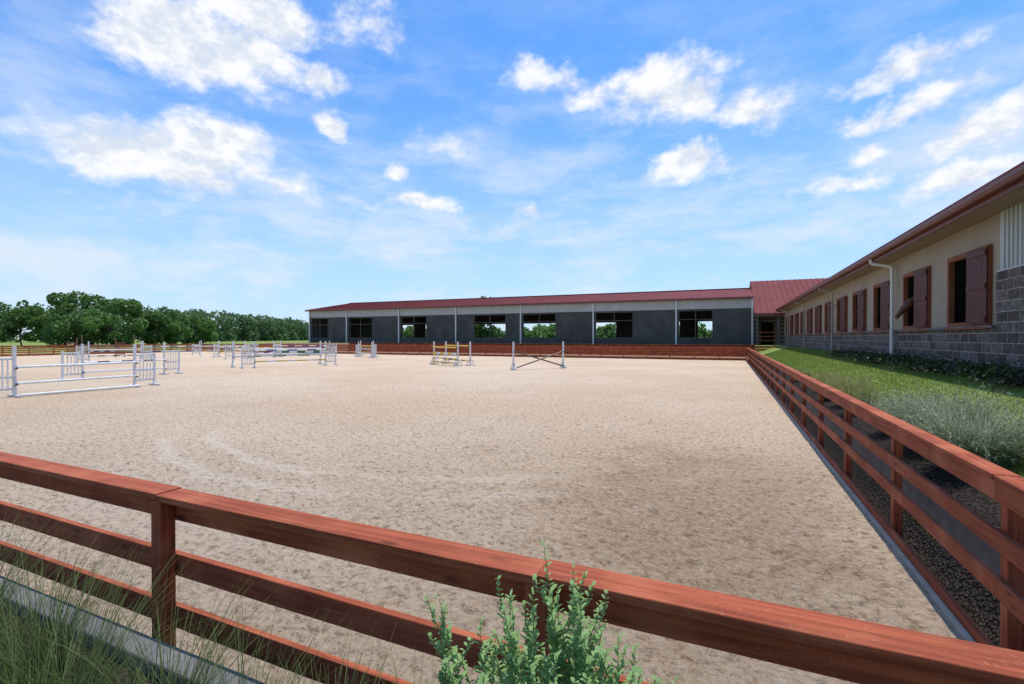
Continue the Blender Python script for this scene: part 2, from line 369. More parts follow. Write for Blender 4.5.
fence((XR,YN),math.pi,W,34,True,"red-brown timber rail fence with flat cap, beside planting bed",NEAR,.06)
fence((XR,YF),-math.pi/2,H,21,False,"red-brown timber rail fence along the grassy bank")
fence((XL,YF),0,W,34,True,"red-brown timber rail fence before the covered barn",FAR)
fence((XL,YN),math.pi/2,H,21,False,"red-brown timber rail fence facing the woodland",FAR)
e=empty("timber_retaining_wall",(-22,50.4,0),0,"stacked red-brown timber boards holding the bank before the barn","retaining wall")
mb=MB()
for k in range(5):
    x=-24.
    while x<24.3:
        mb.box(x,x+2.99,-.05+k*.004,0+k*.004,.05+k*.255,.05+k*.255+.19); x+=3.0
mb.box(-24,24.3,-.09,.16,1.33,1.375)
mb.obj("boards",M_fence,e)
mb=MB(); mb.box(-24,24.3,.03,.06,0,1.325); mb.obj("dark_gap_sheet",M_dark,e)  # near-black sheet added so the gaps between boards look shaded
mb=MB(); mb.box(-.06,.06,-.16,-.055,0,1.325); f=None
for i in range(17):
    if f is None:f=mb.obj("post",M_fence_post,e,loc=(-24+3.0*i,0,0))
    else:
        q=f.copy();COL.objects.link(q);q.parent=e;q.location=(-24+3.0*i,0,0)

# ------------------------------------------------------------------ wall with openings
def cells(u0,u1,z0,z1,ops):
    us=sorted(set([u0,u1]+[min(max(v,u0),u1) for o in ops for v in o[:2]]))
    zs=sorted(set([z0,z1]+[min(max(v,z0),z1) for o in ops for v in o[2:]]))
    out=[]
    for j in range(len(zs)-1):
        run=None
        for i in range(len(us)-1):
            cu=(us[i]+us[i+1])/2; cz=(zs[j]+zs[j+1])/2
            hole=any(o[0]<cu<o[1] and o[2]<cz<o[3] for o in ops)
            if hole:
                if run: out.append(run); run=None
            else:
                run=(run[0],us[i+1],zs[j],zs[j+1]) if run else (us[i],us[i+1],zs[j],zs[j+1])
        if run: out.append(run)
    return out

# ---- stable block on the bank
ST=empty("stable_building",(4.8,28,1.3),0,"long stable block with block base, tan walls and red shutters","building")
org=(4.8,28,1.3)
wins=[13.7+3.2*i for i in range(12)]
WC=3.05
ops=[(w-.93,w+.93,WC-.74,WC+.74) for w in wins]
Y0,Y1=2.0,51.5
mb=MB()
mb.box(4.75,5.0,12.45,Y1,.9,2.2)
mb.box(4.75,5.0,Y0,12.44,.9,3.27)
mb.obj("block_wall",M_block,ST,org=org)
mb=MB(); mb.box(4.70,4.79,12.46,Y1,2.203,2.25); mb.box(4.71,4.75,Y0,Y1,1.0,1.18); mb.obj("footing_course",M_conc,ST,org=org)
mb=MB()
for u0,u1,z0,z1 in cells(12.42,Y1,2.253,4.42,ops): mb.box(4.80,5.0,u0,u1,z0,z1)
mb.obj("rendered_wall",M_tan,ST,org=org)
mb=MB()
mb.box(4.79,5.0,Y0,12.40,3.30,4.42)
y=Y0
while y<12.3:
    mb.box(4.765,4.79,y,y+.035,3.30,4.42); mb.box(4.78,4.79,y+.075,y+.095,3.30,4.42); y+=.15
mb.box(4.74,4.788,Y0,12.43,3.272,3.30)
mb.obj("metal_siding",M_siding,ST,org=org)
mb=MB(); mb.box(5.0,15,Y1-.2,Y1,.9,4.4); mb.box(5,15,Y0,Y0+.2,.9,4.4); mb.box(15,15.2,Y0,Y1,.9,4.42)
mb.hexa([(4.9,Y1-.15,4.4),(15.1,Y1-.15,4.4),(15.1,Y1,4.4),(4.9,Y1,4.4),(9.9,Y1-.15,6.2),(10.1,Y1-.15,6.2),(10.1,Y1,6.2),(9.9,Y1,6.2)])
mb.obj("rear_wall",M_tan,ST,org=org)
mb=MB(); rz=4.70+(10-4.2)*.33
def slab(mb,x0,z0,x1,z1,ya,yb,t):
    mb.hexa([(x0,ya,z0-t),(x1,ya,z1-t),(x1,yb,z1-t),(x0,yb,z0-t),(x0,ya,z0),(x1,ya,z1),(x1,yb,z1),(x0,yb,z0)])
slab(mb,4.10,4.69,10,rz,Y0-.5,Y1+.4,.04)
mb.hexa([(10,Y0-.5,rz-.06),(15.8,Y0-.5,4.64),(15.8,Y1+.4,4.64),(10,Y1+.4,rz-.06),(10,Y0-.5,rz),(15.8,Y0-.5,4.7),(15.8,Y1+.4,4.7),(10,Y1+.4,rz)])
y=Y0
while y<Y1:
    slab(mb,4.35,4.78,10,rz+.03,y,y+.03,.034); y+=.45
mb.obj("roof",M_roof,ST,org=org)
mb=MB()
mb.box(4.22,4.25,Y0-.5,Y1+.4,4.40,4.637); mb.obj("fascia_board",M_fascia,ST,org=org)
mb=MB(); mb.box(4.25,4.80,Y0-.5,Y1+.4,4.425,4.45); mb.obj("soffit",M_soffit,ST,org=org)
mb=MB()
pr=[(4.21,4.62),(4.215,4.52),(4.16,4.485),(4.10,4.50),(4.07,4.56),(4.07,4.63),(4.085,4.63),(4.09,4.56),(4.11,4.52),(4.16,4.505),(4.20,4.53),(4.20,4.62)]
for yy in (Y0-.5,Y1+.4):
    for x,z in pr: mb.v.append((x,yy,z))
n=len(pr)
for i in range(n):
    j=(i+1)%n; mb.f.append((i,j,n+j,n+i)); mb.m.append(0)
mb.obj("gutter",M_fascia,ST,org=org)
def stable_window(parent,loc):
    hh=.74
    mb=MB(); mb.box(.55,.57,-.95,.95,-.8,.8)  # near-black niche lining: gloom of the unlit stall put into the colour
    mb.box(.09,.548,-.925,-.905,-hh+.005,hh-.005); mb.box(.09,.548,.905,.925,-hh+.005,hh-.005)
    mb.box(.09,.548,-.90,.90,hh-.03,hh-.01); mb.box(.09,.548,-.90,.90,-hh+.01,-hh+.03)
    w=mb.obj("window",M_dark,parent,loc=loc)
    f=MB()
    f.box(-.03,.08,-1.0,-.89,-hh-.08,hh+.08); f.box(-.03,.08,.89,1.0,-hh-.08,hh+.08)
    f.box(-.03,.08,-.888,.888,hh-.03,hh+.08)
    f.obj("frame",M_window,w,bevel=.006)
    s=MB(); s.box(-.07,.08,-1.03,1.03,-hh-.13,-hh-.082); s.box(-.028,.08,-.888,.888,-hh-.08,-hh+.033); s.obj("sill",M_window,w,bevel=.006)
    sh=MB(); k=4; wd=.76; sz=hh+.03
    for i in range(k):
        a=i*wd/k;bb=(i+1)*wd/k-.005
        sh.box(-.022,0,a,bb,-sz,sz)
    for z0,z1 in ((-sz+.04,-sz+.15),(-.055,.055),(sz-.15,sz-.04)):
        sh.box(-.040,-.023,.02,wd-.03,z0,z1)
    so=sh.obj("shutter",M_shut,w,loc=(-.035,-1.0,0)); so.rotation_euler=(0,0,R(4))
    return w
w0=None
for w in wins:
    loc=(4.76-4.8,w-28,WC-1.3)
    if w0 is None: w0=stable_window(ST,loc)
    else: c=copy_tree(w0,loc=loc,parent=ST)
for i,yy in enumerate((18.6,28.1,37.6,47.2)):
    r=.048 if i==0 else .036
    mb=MB(); P=[(4.15,yy+.25,4.50),(4.17,yy+.2,4.36),(4.63,yy,4.22),(4.65,yy,4.1),(4.65,yy,1.42),(4.5,yy,1.3)]
    for a,b_ in zip(P[:-1],P[1:]): mb.cyl(a,b_,r,n=12)
    for z in (2.6,3.6): mb.box(4.6,4.8,yy-.065,yy+.065,z,z+.03)
    mb.obj("downspout",M_pipe if i==0 else M_pipe2,ST,org=org,smooth=False)
HY=17.35; horg=(5.6,HY,1.3)
HE=empty("horse",horg,0,"bay horse putting its head out of a stable window","horse")
mb=MB()
mb.loft([(6.3,HY,2.35,.05,.08),(6.2,HY,2.36,.24,.33),(5.9,HY,2.42,.24,.36),(5.6,HY,2.6,.16,.28),(5.35,HY,2.83,.115,.21),(5.12,HY,3.02,.095,.165),(4.98,HY,3.10,.09,.13),(4.88,HY,3.09,.095,.12),(4.78,HY,3.02,.10,.125),(4.68,HY,2.92,.085,.115),(4.59,HY,2.81,.062,.085),(4.52,HY,2.71,.055,.07),(4.47,HY,2.64,.06,.068),(4.44,HY,2.59,.05,.05),(4.43,HY,2.56,.02,.02)])
ho=mb.obj("body",M_horse,HE,org=horg,smooth=True); sm=ho.modifiers.new("sub",'SUBSURF'); sm.levels=1; sm.render_levels=1
for sy in(-1,1):
    mb=MB(); mb.cyl((4.95,HY+sy*.06,3.18),(4.93,HY+sy*.085,3.27),.032,.028,8); mb.cyl((4.93,HY+sy*.085,3.27),(4.91,HY+sy*.09,3.35),.028,.004,8); mb.obj("ear",M_horse,HE,org=horg,smooth=True)
    mb=MB(); mb.loft([(4.80,HY+sy*.088,3.05,.004,.004),(4.785,HY+sy*.090,3.04,.016,.018),(4.765,HY+sy*.090,3.03,.016,.018),(4.75,HY+sy*.088,3.02,.004,.004)],8); mb.obj("eye",M_dark,HE,org=horg,smooth=True)
mb=MB()
for i in range(14):
    t=i/13; x=4.93+.62*t; z=3.22-.40*t+.02*math.sin(i*2); mb.hexa([(x-.03,HY-.115,z-.17),(x+.03,HY-.115,z-.19),(x+.03,HY-.10,z-.17),(x-.03,HY-.10,z-.15),(x-.03,HY-.03,z),(x+.03,HY-.03,z-.02),(x+.03,HY+.03,z),(x-.03,HY+.03,z+.02)])
mb.obj("mane",M_hair,HE,org=horg)

# ---- covered barn beyond the far fence
B=54.0; XA,XB=-57.0,2.25
BR=empty("covered_arena_building",(-27,62,1.3),0,"long covered arena with red metal roof and dark mesh panels","building")
org=(-27,62,1.3)
posts=[2.2,-5.0,-13.9,-22.8,-31.8,-40.7,-49.8,-56.9]
ops=[]
for i in range(len(posts)-1):
    r,l=posts[i],posts[i+1]
    a,b_=(.02,.50) if i!=3 else (.28,.78)
    ops.append((l+max(.2,(r-l)*a),l+(r-l)*b_,1.95,4.90))
BK=72.0
mb=MB()
for u0,u1,z0,z1 in cells(XA,XB,1.0,5.0,ops): mb.box(u0,u1,B,B+.12,z0,z1)
mb.obj("mesh_panel_wall",M_panel,BR,org=org)
ops2=[(l+1.2,r-1.2,2.0,4.3) for r,l in zip(posts[:-1],posts[1:])]
mb=MB()
for u0,u1,z0,z1 in cells(XA,XB,1.0,6.0,ops2): mb.box(u0,u1,BK-.12,BK,z0,z1)
mb.box(XA,XA+.12,B+.13,BK-.13,1,6.05); mb.box(XB-.12,XB,B+.13,BK-.13,1,6.05)
mb.obj("rear_wall",M_inner,BR,org=org)
mb=MB(); mb.box(XA,XB,B-.03,B+.12,5.0,6.0)
x=XA
while x<XB-.1: mb.box(x,x+.09,B-.075,B-.03,5.0,6.0); x+=.3
mb.obj("metal_siding_band",M_siding,BR,org=org)
mb=MB(); zr=7.75; ym=(B+BK)/2
ex=.5
mb.hexa([(XA-ex,B-.35,6.03),(XB+.05,B-.35,6.03),(XB+.05,ym,zr-.1),(XA-ex,ym,zr-.1),(XA-ex,B-.35,6.12),(XB+.05,B-.35,6.12),(XB+.05,ym,zr),(XA-ex,ym,zr)])
mb.hexa([(XA-ex,ym,zr-.1),(XB+.05,ym,zr-.1),(XB+.05,BK+.5,5.99),(XA-ex,BK+.5,5.99),(XA-ex,ym,zr),(XB+.05,ym,zr),(XB+.05,BK+.5,6.09),(XA-ex,BK+.5,6.09)])
x=XA-ex
while x<XB:
    mb.hexa([(x,B-.35,6.115),(x+.06,B-.35,6.115),(x+.06,ym,zr-.005),(x,ym,zr-.005),(x,B-.35,6.16),(x+.06,B-.35,6.16),(x+.06,ym,zr+.04),(x,ym,zr+.04)]); x+=.6
mb.box(XA-ex,XB,ym-.2,ym+.2,zr-.02,zr+.09)
mb.obj("roof",M_roof,BR,org=org)
mb=MB(); mb.box(XA-ex,XB,B-.47,B-.36,5.93,6.11); mb.obj("gutter",M_fascia,BR,org=org)
mb=MB(); mb.hexa([(XA,B,6.0),(XA+.1,B,6.0),(XA+.1,BK,6.0),(XA,BK,6.0),(XA,ym-.1,zr-.12),(XA+.1,ym-.1,zr-.12),(XA+.1,ym+.1,zr-.12),(XA,ym+.1,zr-.12)])
mb.obj("gable_wall",M_siding,BR,org=org)
mb=MB(); mb.box(-.08,.08,-.12,0,0,4.78); first=None
for p in posts:
    loc=(p+27,B-.085-62,1.15-1.3)
    if first is None: first=mb.obj("downspout",M_post,BR,loc=loc)
    else:
        q=first.copy();COL.objects.link(q);q.parent=BR;q.location=loc
for u0,u1,z0,z1 in ops:
    mb=MB(); t=.08
    mb.box(u0,u0+t,B-.05,B+.15,z0,z1); mb.box(u1-t,u1,B-.05,B+.15,z0,z1); mb.box(u0+t,u1-t,B-.05,B+.15,z0,z0+t); mb.box(u0+t,u1-t,B-.05,B+.15,z1-t,z1)
    um=(u0+u1)/2; mb.box(um-.03,um+.03,B+.02,B+.1,z0+t,z1-t); mb.box(u0+t,um-.03,B+.02,B+.08,z1-1.0,z1-.94); mb.box(um+.03,u1-t,B+.02,B+.08,z1-1.0,z1-.94)
    mb.obj("opening_frame",M_inner,BR,org=org)
for i in range(len(posts)-1):
    r,l=posts[i],posts[i+1]
    mb=MB()
    for k in ((.54,.77,.975) if i!=3 else (.12,.82,.975)):
        x=l+(r-l)*k-.1; mb.box(x-.03,x+.03,B-.03,B-.002,1.2,5.0)
    mb.obj("panel_frame",M_inner,BR,org=org)
for p in posts[1:-1]:
    mb=MB()
    for yy in (B+.5,BK-.6): mb.box(p-.12,p+.12,yy-.12,yy+.12,1.2,6.0)
    mb.box(p-.1,p+.1,B+.62,BK-.72,5.6,5.85)
    mb.obj("steel_frame",M_inner,BR,org=org)
mb=MB(); mb.box(XA+.2,XB-.2,B+.15,BK-.2,1.30,1.40); o=mb.obj("barn_floor",M_sand); tag(o,kind="structure")

# ---- link building with steep red roof
LK=empty("link_building",(9,60,1.3),0,"low link building with steep red metal roof and open porch","building"); org=(9,60,1.3)
mb=MB(); xa,xb=2.35,22
mb.hexa([(xa,B-1.2,4.3),(xb,B-1.2,4.3),(xb,64,8.6),(xa,64,8.6),(xa,B-1.2,4.4),(xb,B-1.2,4.4),(xb,64,8.7),(xa,64,8.7)])
mb.hexa([(xa,64,8.6),(xb,64,8.6),(xb,74,4.3),(xa,74,4.3),(xa,64,8.7),(xb,64,8.7),(xb,74,4.4),(xa,74,4.4)])
x=xa+.1
while x<xb:
    mb.hexa([(x,B-1.2,4.395),(x+.05,B-1.2,4.395),(x+.05,64,8.695),(x,64,8.695),(x,B-1.2,4.46),(x+.05,B-1.2,4.46),(x+.05,64,8.76),(x,64,8.76)]); x+=.55
mb.obj("roof",M_roof,LK,org=org)
mb=MB(); mb.box(xa,xb,B-1.3,B-1.21,4.1,4.4); mb.obj("fascia_board",M_fascia,LK,org=org)
mb=MB(); mb.box(xa,xb,57,57.2,1,4.9); mb.box(2.36,2.5,B+.2,74,1,4.6); mb.obj("wall",M_block,LK,org=org)
mb=MB()
mb.box(3.2,4.3,56.9,57,1.3,3.6); mb.obj("dark_entry",M_dark,LK,org=org)  # open entry under the porch, its shade painted as a near-black panel
for x in (2.6,4.4,6.2):
    mb=MB(); mb.box(x-.1,x+.1,B-1.1,B-.9,1.1,4.28); mb.box(x-.16,x+.16,B-1.16,B-.84,1.1,1.5); mb.obj("column",M_inner,LK,org=org)
mb=MB()
for z in (1.7,2.1,2.5): mb.box(2.72,4.28,B-1.05,B-1.0,z,z+.1)
mb.box(2.78,2.86,B-1.0,B-.96,1.5,2.6); mb.box(4.14,4.22,B-1.0,B-.96,1.5,2.6)
mb.obj("gate",M_window,LK,org=org)

# ------------------------------------------------------------------ jumps
def standard(parent,x,s,h=1.72,mat=None,wing=True):
    m=mat or M_white
    mb=MB()
    mb.box(x-.045,x+.045,-.045,.045,.06,h)
    mb.box(x-.06,x+.06,-.38,.38,0,.07)
    if wing:
        x2=x+s*.75
        mb.box(x2-.04,x2+.04,-.04,.04,.06,h*.80)
        mb.box(x2-.055,x2+.055,-.34,.34,0,.07)
        a,b_=min(x,x2)+.045,max(x,x2)-.045
        for z in (.22,.62,h*.72): mb.box(a,b_,-.02,.02,z,z+.075)
        for k in (.2,.4,.6,.8):
            xx=a+(b_-a)*k; mb.box(xx-.022,xx+.022,-.035,-.021,.23,h*.76)
    else:
        for sg in (-1,1):
            mb.hexa([(x-.03,sg*.34-.03,.07),(x+.03,sg*.34-.03,.07),(x+.03,sg*.34+.03,.07),(x-.03,sg*.34+.03,.07),(x-.03,sg*.07-.03,.45),(x+.03,sg*.07-.03,.45),(x+.03,sg*.07+.03,.45),(x-.03,sg*.07+.03,.45)])
    return mb.obj("standard",m,parent,bevel=.006)
def pole(parent,p0,p1,mats,seg=7,r=.045):
    mb=MB(); p0=Vector(p0);p1=Vector(p1)
    for i in range(seg):
        a=p0.lerp(p1,i/seg);b=p0.lerp(p1,(i+1)/seg); mb.cyl(a,b,r,n=12,mi=i%2,caps=i in(0,seg-1))
    return mb.obj("pole",mats,parent)
def jump(A,Bp,label,poles,height=1.72,wing=True,mat=None,filler=None,group="show jumps set out in the arena"):
    A=Vector(A);Bp=Vector(Bp);c=(A+Bp)/2;d=Bp-A;rot=math.atan2(d.y,d.x);hl=d.length/2
    e=empty("show_jump",(c.x,c.y,.015),rot,label,"horse jump",group)
    pl=hl-(.8 if wing else .05)
    for s in(-1,1): standard(e,s*pl,s,height,mat,wing)
    for z0,z1,y,mats in poles:
        pole(e,(-pl+.03,y,z0),(pl-.03,y,z1),mats)
        for s,z in((-1,z0),(1,z1)):
            if z>.1:
                cp=MB(); cp.box(s*pl-.03,s*pl+.03,y-.055,-.045,z-.070,z-.050); cp.box(s*pl-.03,s*pl+.03,y-.07,y-.055,z-.070,z-.02); cp.obj("jump_cup",M_black,e)
    if filler:
        mb=MB(); n=6; w=(2*pl-.12)/n
        for i in range(n):
            mb.box(-pl+.06+i*w,-pl+.06+(i+1)*w,-.14,-.10,filler[0],filler[1],i%2)
        mb.obj("plank",filler[2],e)
    return e
WG=[M_white,M_green]; WB=[M_white,M_blue]; WY=[M_yellow,M_white]; WK=[M_white,M_black]; KK=[M_black,M_brownp]; YB=[M_yellow,M_blue]; WW=[M_white,M_white]; YY=[M_yellow,M_yellow]; YG=[M_yellow,M_green]
jump((-22.1,7.4),(-22.2,12.7),"white winged vertical jump with white poles and ground rail",[(1.0,1.0,-.11,WW),(.45,.45,-.11,WW),(.055,.055,-.35,WW)],1.72)
jump((-28.5,12.2),(-28.2,17.4),"white winged jump standing behind another, dark striped pole",[(.8,.8,-.11,WK),(.35,.35,-.11,WW)],1.7)
jump((-29.3,22.0),(-26.7,27.8),"white winged jump with white and blue striped poles",[(1.15,1.15,-.11,WB),(.85,.85,-.11,WW),(.4,.4,-.11,WY)],1.75)
jump((-31.0,22.6),(-28.6,28.2),"white jump with green poles forming a pair",[(1.2,1.2,-.11,WW),(.7,.7,-.11,WG)],1.75,False)
jump((-20.6,31.6),(-17.4,29.8),"white jump with yellow and dark striped poles",[(1.3,1.3,-.11,YY),(.2,.2,-.11,YY),(.5,.5,-.11,YB)],1.72,False,filler=(.76,.94,[M_yellow,M_white]))
jump((-20.1,32.5),(-16.9,30.7),"white jump behind another, yellow and green poles",[(1.42,1.42,-.11,YY),(.35,.35,-.11,YG)],1.72,False)
jump((-12.3,27.8),(-10.0,31.0),"cross-rail jump with two dark crossing poles",[(1.15,.12,-.11,KK),(.12,1.15,-.23,KK)],1.75,False)
jump((-48.6,33.4),(-50.6,39.0),"white winged jump with green striped poles",[(1.0,1.0,-.11,WG),(.5,.5,-.11,WY)],1.7)
jump((-43.5,31.0),(-42.5,36.5),"white winged jump with yellow striped poles",[(1.0,1.0,-.11,WY),(.5,.5,-.11,WB)],1.7)
jump((-46.5,38.8),(-41.2,43.0),"white winged jump with striped poles and green plank",[(1.1,1.1,-.11,WB),(.75,.75,-.11,WY)],1.7,filler=(.3,.55,[M_green,M_white]))
jump((-38.6,43.6),(-33.8,40.9),"white jump with yellow poles near the far fence",[(1.1,1.1,-.11,YY),(.7,.7,-.11,YB),(.3,.3,-.11,YY)],1.7)
jump((-36.6,41.0),(-31.8,38.3),"white winged jump with green poles near the barn",[(.9,.9,-.11,WG),(.4,.4,-.11,WW)],1.6)
jump((-66.5,30.3),(-63.4,34.0),"tall brown jump standards holding a dark pole",[(1.0,1.0,-.11,KK),(.4,.4,-.11,KK)],2.3,False,M_brownp)
jump((-62,27.0),(-59.5,31.0),"brown winged jump with dark poles",[(1.2,1.2,-.11,KK),(.6,.6,-.11,WK)],2.0,True,M_brownp)
jump((-58.5,37.5),(-53.5,42.5),"white winged jump with pale poles before the fence",[(1.0,1.0,-.11,WW),(.5,.5,-.11,WY)],1.6)
jump((-55.5,30.5),(-53.2,35.2),"white jump with blue striped poles",[(1.1,1.1,-.11,WB),(.6,.6,-.11,WB)],1.7,False)
jump((-48.0,21.5),(-46.8,26.5),"white winged jump with white poles",[(1.0,1.0,-.11,WW),(.5,.5,-.11,WK)],1.7)

# ------------------------------------------------------------------ vegetation
def cards(P,size,aspect=1.0,rng=np.random):
    n=len(P); a=rng.normal(size=(n,3)); a/=np.linalg.norm(a,axis=1)[:,None]
    b=rng.normal(size=(n,3)); b-=a*(a*b).sum(1)[:,None]; b/=np.linalg.norm(b,axis=1)[:,None]
    s=(size*rng.uniform(.6,1.3,n))[:,None]
    A=a*s;Bv=b*s*aspect
    V=np.stack([P-A,P+Bv*.6-A*.1,P+A,P-Bv*.6+A*.1],1).reshape(-1,3)
    F=np.arange(n*4).reshape(-1,4)
    return V,F
def clumps(centers,radii,n,rng,flat=.75):
    idx=rng.integers(0,len(centers),n)
    d=rng.normal(size=(n,3)); d/=np.linalg.norm(d,axis=1)[:,None]
    r=rng.uniform(.45,1.0,n)**.6
    return centers[idx]+d*(radii[idx]*r)[:,None]*np.array([1,1,flat])
def make_tree(loc,h,cr,seed,label,mat=None,n=5200,leaf=.34):
    rng=np.random.default_rng(seed); e=empty("tree",loc,0,label,"tree","broadleaf trees beyond the arena")
    mb=MB(); th=h*.42; tr=h*.022
    pts=[Vector((0,0,-.2)),Vector((rng.normal()*.2,rng.normal()*.2,th*.5)),Vector((rng.normal()*.4,rng.normal()*.4,th)),Vector((rng.normal()*.6,rng.normal()*.6,h*.75))]
    for i in range(3): mb.cyl(pts[i],pts[i+1],tr*(1-.28*i),tr*(1-.28*(i+1)),n=8)
    nc=22; C=[];Rr=[]
    for i in range(nc):
        t=i/nc*2*math.pi*2.4+rng.uniform(-.4,.4); zz=h*rng.uniform(.14,.92); k=math.sin(math.pi*min(1,max(0,(zz/h-.02)/1.0)))**.8
        rad=cr*.78*k*rng.uniform(.5,1.15)
        c=(math.cos(t)*rad,math.sin(t)*rad,zz); C.append(c); Rr.append(cr*rng.uniform(.17,.34))
        if i%2==0:
            st=pts[1].lerp(pts[2],rng.uniform(.1,1)); mb.cyl(st,Vector(c),tr*.4,tr*.12,n=5)
    C.append((rng.normal()*.8,rng.normal()*.8,h*.86));Rr.append(cr*.26)
    mb.obj("trunk",M_bark,e,smooth=True)
    P=clumps(np.array(C),np.array(Rr),n,rng,.85); P[:,2]=np.maximum(P[:,2],h*.03)
    V,F=cards(P,leaf,1.3,rng)
    o=link(bpy.data.objects.new("crown",np_mesh("crown",V,F,mat or M_tree))); o.parent=e
    return e
T=[(-129,57.6,12.2,7.6,1),(-120,61,10.4,6.8,2),(-150,57,8.6,7,3),(-134,66,11.2,7.2,4),(-143,44,7.6,6.5,6),(-120,70,8.0,6,7),(-158,48,8.2,7,12),(-131,84,8.0,7,14)]
for x,y,h,cr,s in T:
    make_tree((x,y,0),h,cr,s,"dense green broadleaf tree at the edge of the field",M_tree if s%2 else M_tree2,6200,.3)
make_tree((-42,80,1.2),7.9,5,21,"green treetop showing over the barn roof",M_tree2,3000,.36)
for i,(x,y) in enumerate([(-8,108),(-24,112),(-62,105),(-46,120),(6,115),(-80,110),(-34,104),(-16,100)]):
    make_tree((x,y,.9),3.6,5.5,30+i,"low green tree seen through the barn openings",M_tree2,2000,.4)
rng=np.random.default_rng(5)
C=[];Rr=[]
def wood_line(poly,ph,depth,per,tops):
    poly=np.array(poly,float)
    seg=np.linalg.norm(np.diff(poly,axis=0),axis=1)
    for i in range(len(poly)-1):
        for k in range(int(seg[i]/per)):
            u=rng.random(); p=poly[i]+(poly[i+1]-poly[i])*u; back=rng.uniform(0,depth)
            d=p/np.linalg.norm(p); p=p+d*back
            hh=(ph[i]*(1-u)+ph[i+1]*u)*rng.uniform(.80,.9)*(.70+.30*back/depth)+1.2; top=rng.uniform(*tops)
            for z in (hh-top*.8,hh*.6,hh*.35,hh*.15): C.append((p[0]+rng.normal()*1.2,p[1]+rng.normal()*1.2,z)); Rr.append(top)
wood_line([(-330,-20),(-285,51),(-225,128),(-262,215),(-337,343),(-180,400),(60,420)],[20,20,19.5,19.0,17.0,9,9],30,1.35,(1.8,3.4))
P=clumps(np.array(C),np.array(Rr),115000,rng,.9); P[:,2]=np.maximum(P[:,2],.3)
V,F=cards(P,.70,1.3,rng)
o=link(bpy.data.objects.new("woodland",np_mesh("woodland",V,F,M_wood))); tag(o,"far-off belt of dense green woodland across the field","woodland",kind="stuff")

def blades(n,rng,rad,h0,h1,w,lean,seg=5,droop=.6):
    V=[];F=[]
    for i in range(n):
        a=rng.uniform(0,2*math.pi); r=rad*math.sqrt(rng.random()); x,y=r*math.cos(a),r*math.sin(a)
        da=a+rng.normal()*.7; L_=rng.uniform(h0,h1); ln=lean*(.25+rng.random()); ww=w*rng.uniform(.6,1.2)
        sx,sy=-math.sin(da+rng.normal()*.8),math.cos(da)
        q=math.hypot(sx,sy); sx/=q; sy/=q
        b=len(V); px,py,pz=x,y,0.; ang=.08+ln*.25
        for k in range(seg+1):
            wk=ww*(1-k/seg)**.7+.0004
            V.append((px-sx*wk,py-sy*wk,pz)); V.append((px+sx*wk,py+sy*wk,pz))
            st=L_/seg; px+=math.cos(da)*math.sin(ang)*st; py+=math.sin(da)*math.sin(ang)*st; pz+=math.cos(ang)*st; ang+=droop*ln/seg*2
        for k in range(seg): F.append((b+2*k,b+2*k+1,b+2*k+3,b+2*k+2))
    return np.array(V),np.array(F)
GC=[(-2.85,1.12,.60),(-2.30,1.0,.64),(-1.90,1.12,.54),(-2.05,.78,.62),(-1.45,1.05,.54),(-1.1,1.10,.50),(-3.4,1.1,.62),(-4.0,1.05,.62),(-2.7,.7,.64),(-.95,.95,.50),(-1.55,.75,.54),(-.78,1.12,.48)]
for i,(x,y,h) in enumerate(GC):
    rng=np.random.default_rng(100+i)
    V,F=blades(300,rng,.09,h*.45,h*1.22,.0015,.9,6)
    o=link(bpy.data.objects.new("ornamental_grass",np_mesh("ornamental_grass",V,F,M_blade,True))); o.location=(x,y,.45)
    tag(o,"wispy green ornamental grass clump in the planting bed","grass plant","ornamental grasses in the bed")
for i,(x,y,hh) in enumerate([(2.3,11.2,.70),(2.4,12.3,.78),(2.25,13.6,.68),(2.45,15.2,.6),(2.3,19.0,.5)]):
    rng=np.random.default_rng(200+i)
    V,F=blades(650,rng,.20,hh*.5,hh,.006,.95,5)
    o=link(bpy.data.objects.new("feathery_grass_tuft",np_mesh("feathery_grass_tuft",V,F,M_tuft,True)))
    o.location=(x,y,hz(x,y)-.01)
    tag(o,"tall yellow-green grass tuft on the bank beside the fence","grass plant","grass tufts along the bank")
def leaf_geo(V,F,p,d,up,l,w):
    d=d.normalized(); s=d.cross(up); s=s.normalized() if s.length>1e-4 else Vector((1,0,0)); nn=s.cross(d)
    b=len(V)
    V+= [tuple(p),tuple(p+d*l*.35+s*w*.5+nn*l*.05),tuple(p+d*l*.75+s*w*.42),tuple(p+d*l-nn*l*.12),tuple(p+d*l*.75-s*w*.42),tuple(p+d*l*.35-s*w*.5+nn*l*.05),tuple(p+d*l*.4-nn*l*.03),tuple(p+d*l*.75-nn*l*.05)]
    for f in ((b,b+1,b+6),(b,b+6,b+5),(b+1,b+2,b+7),(b+1,b+7,b+6),(b+5,b+6,b+7),(b+5,b+7,b+4),(b+2,b+3,b+7),(b+7,b+3,b+4)): F.append(f)
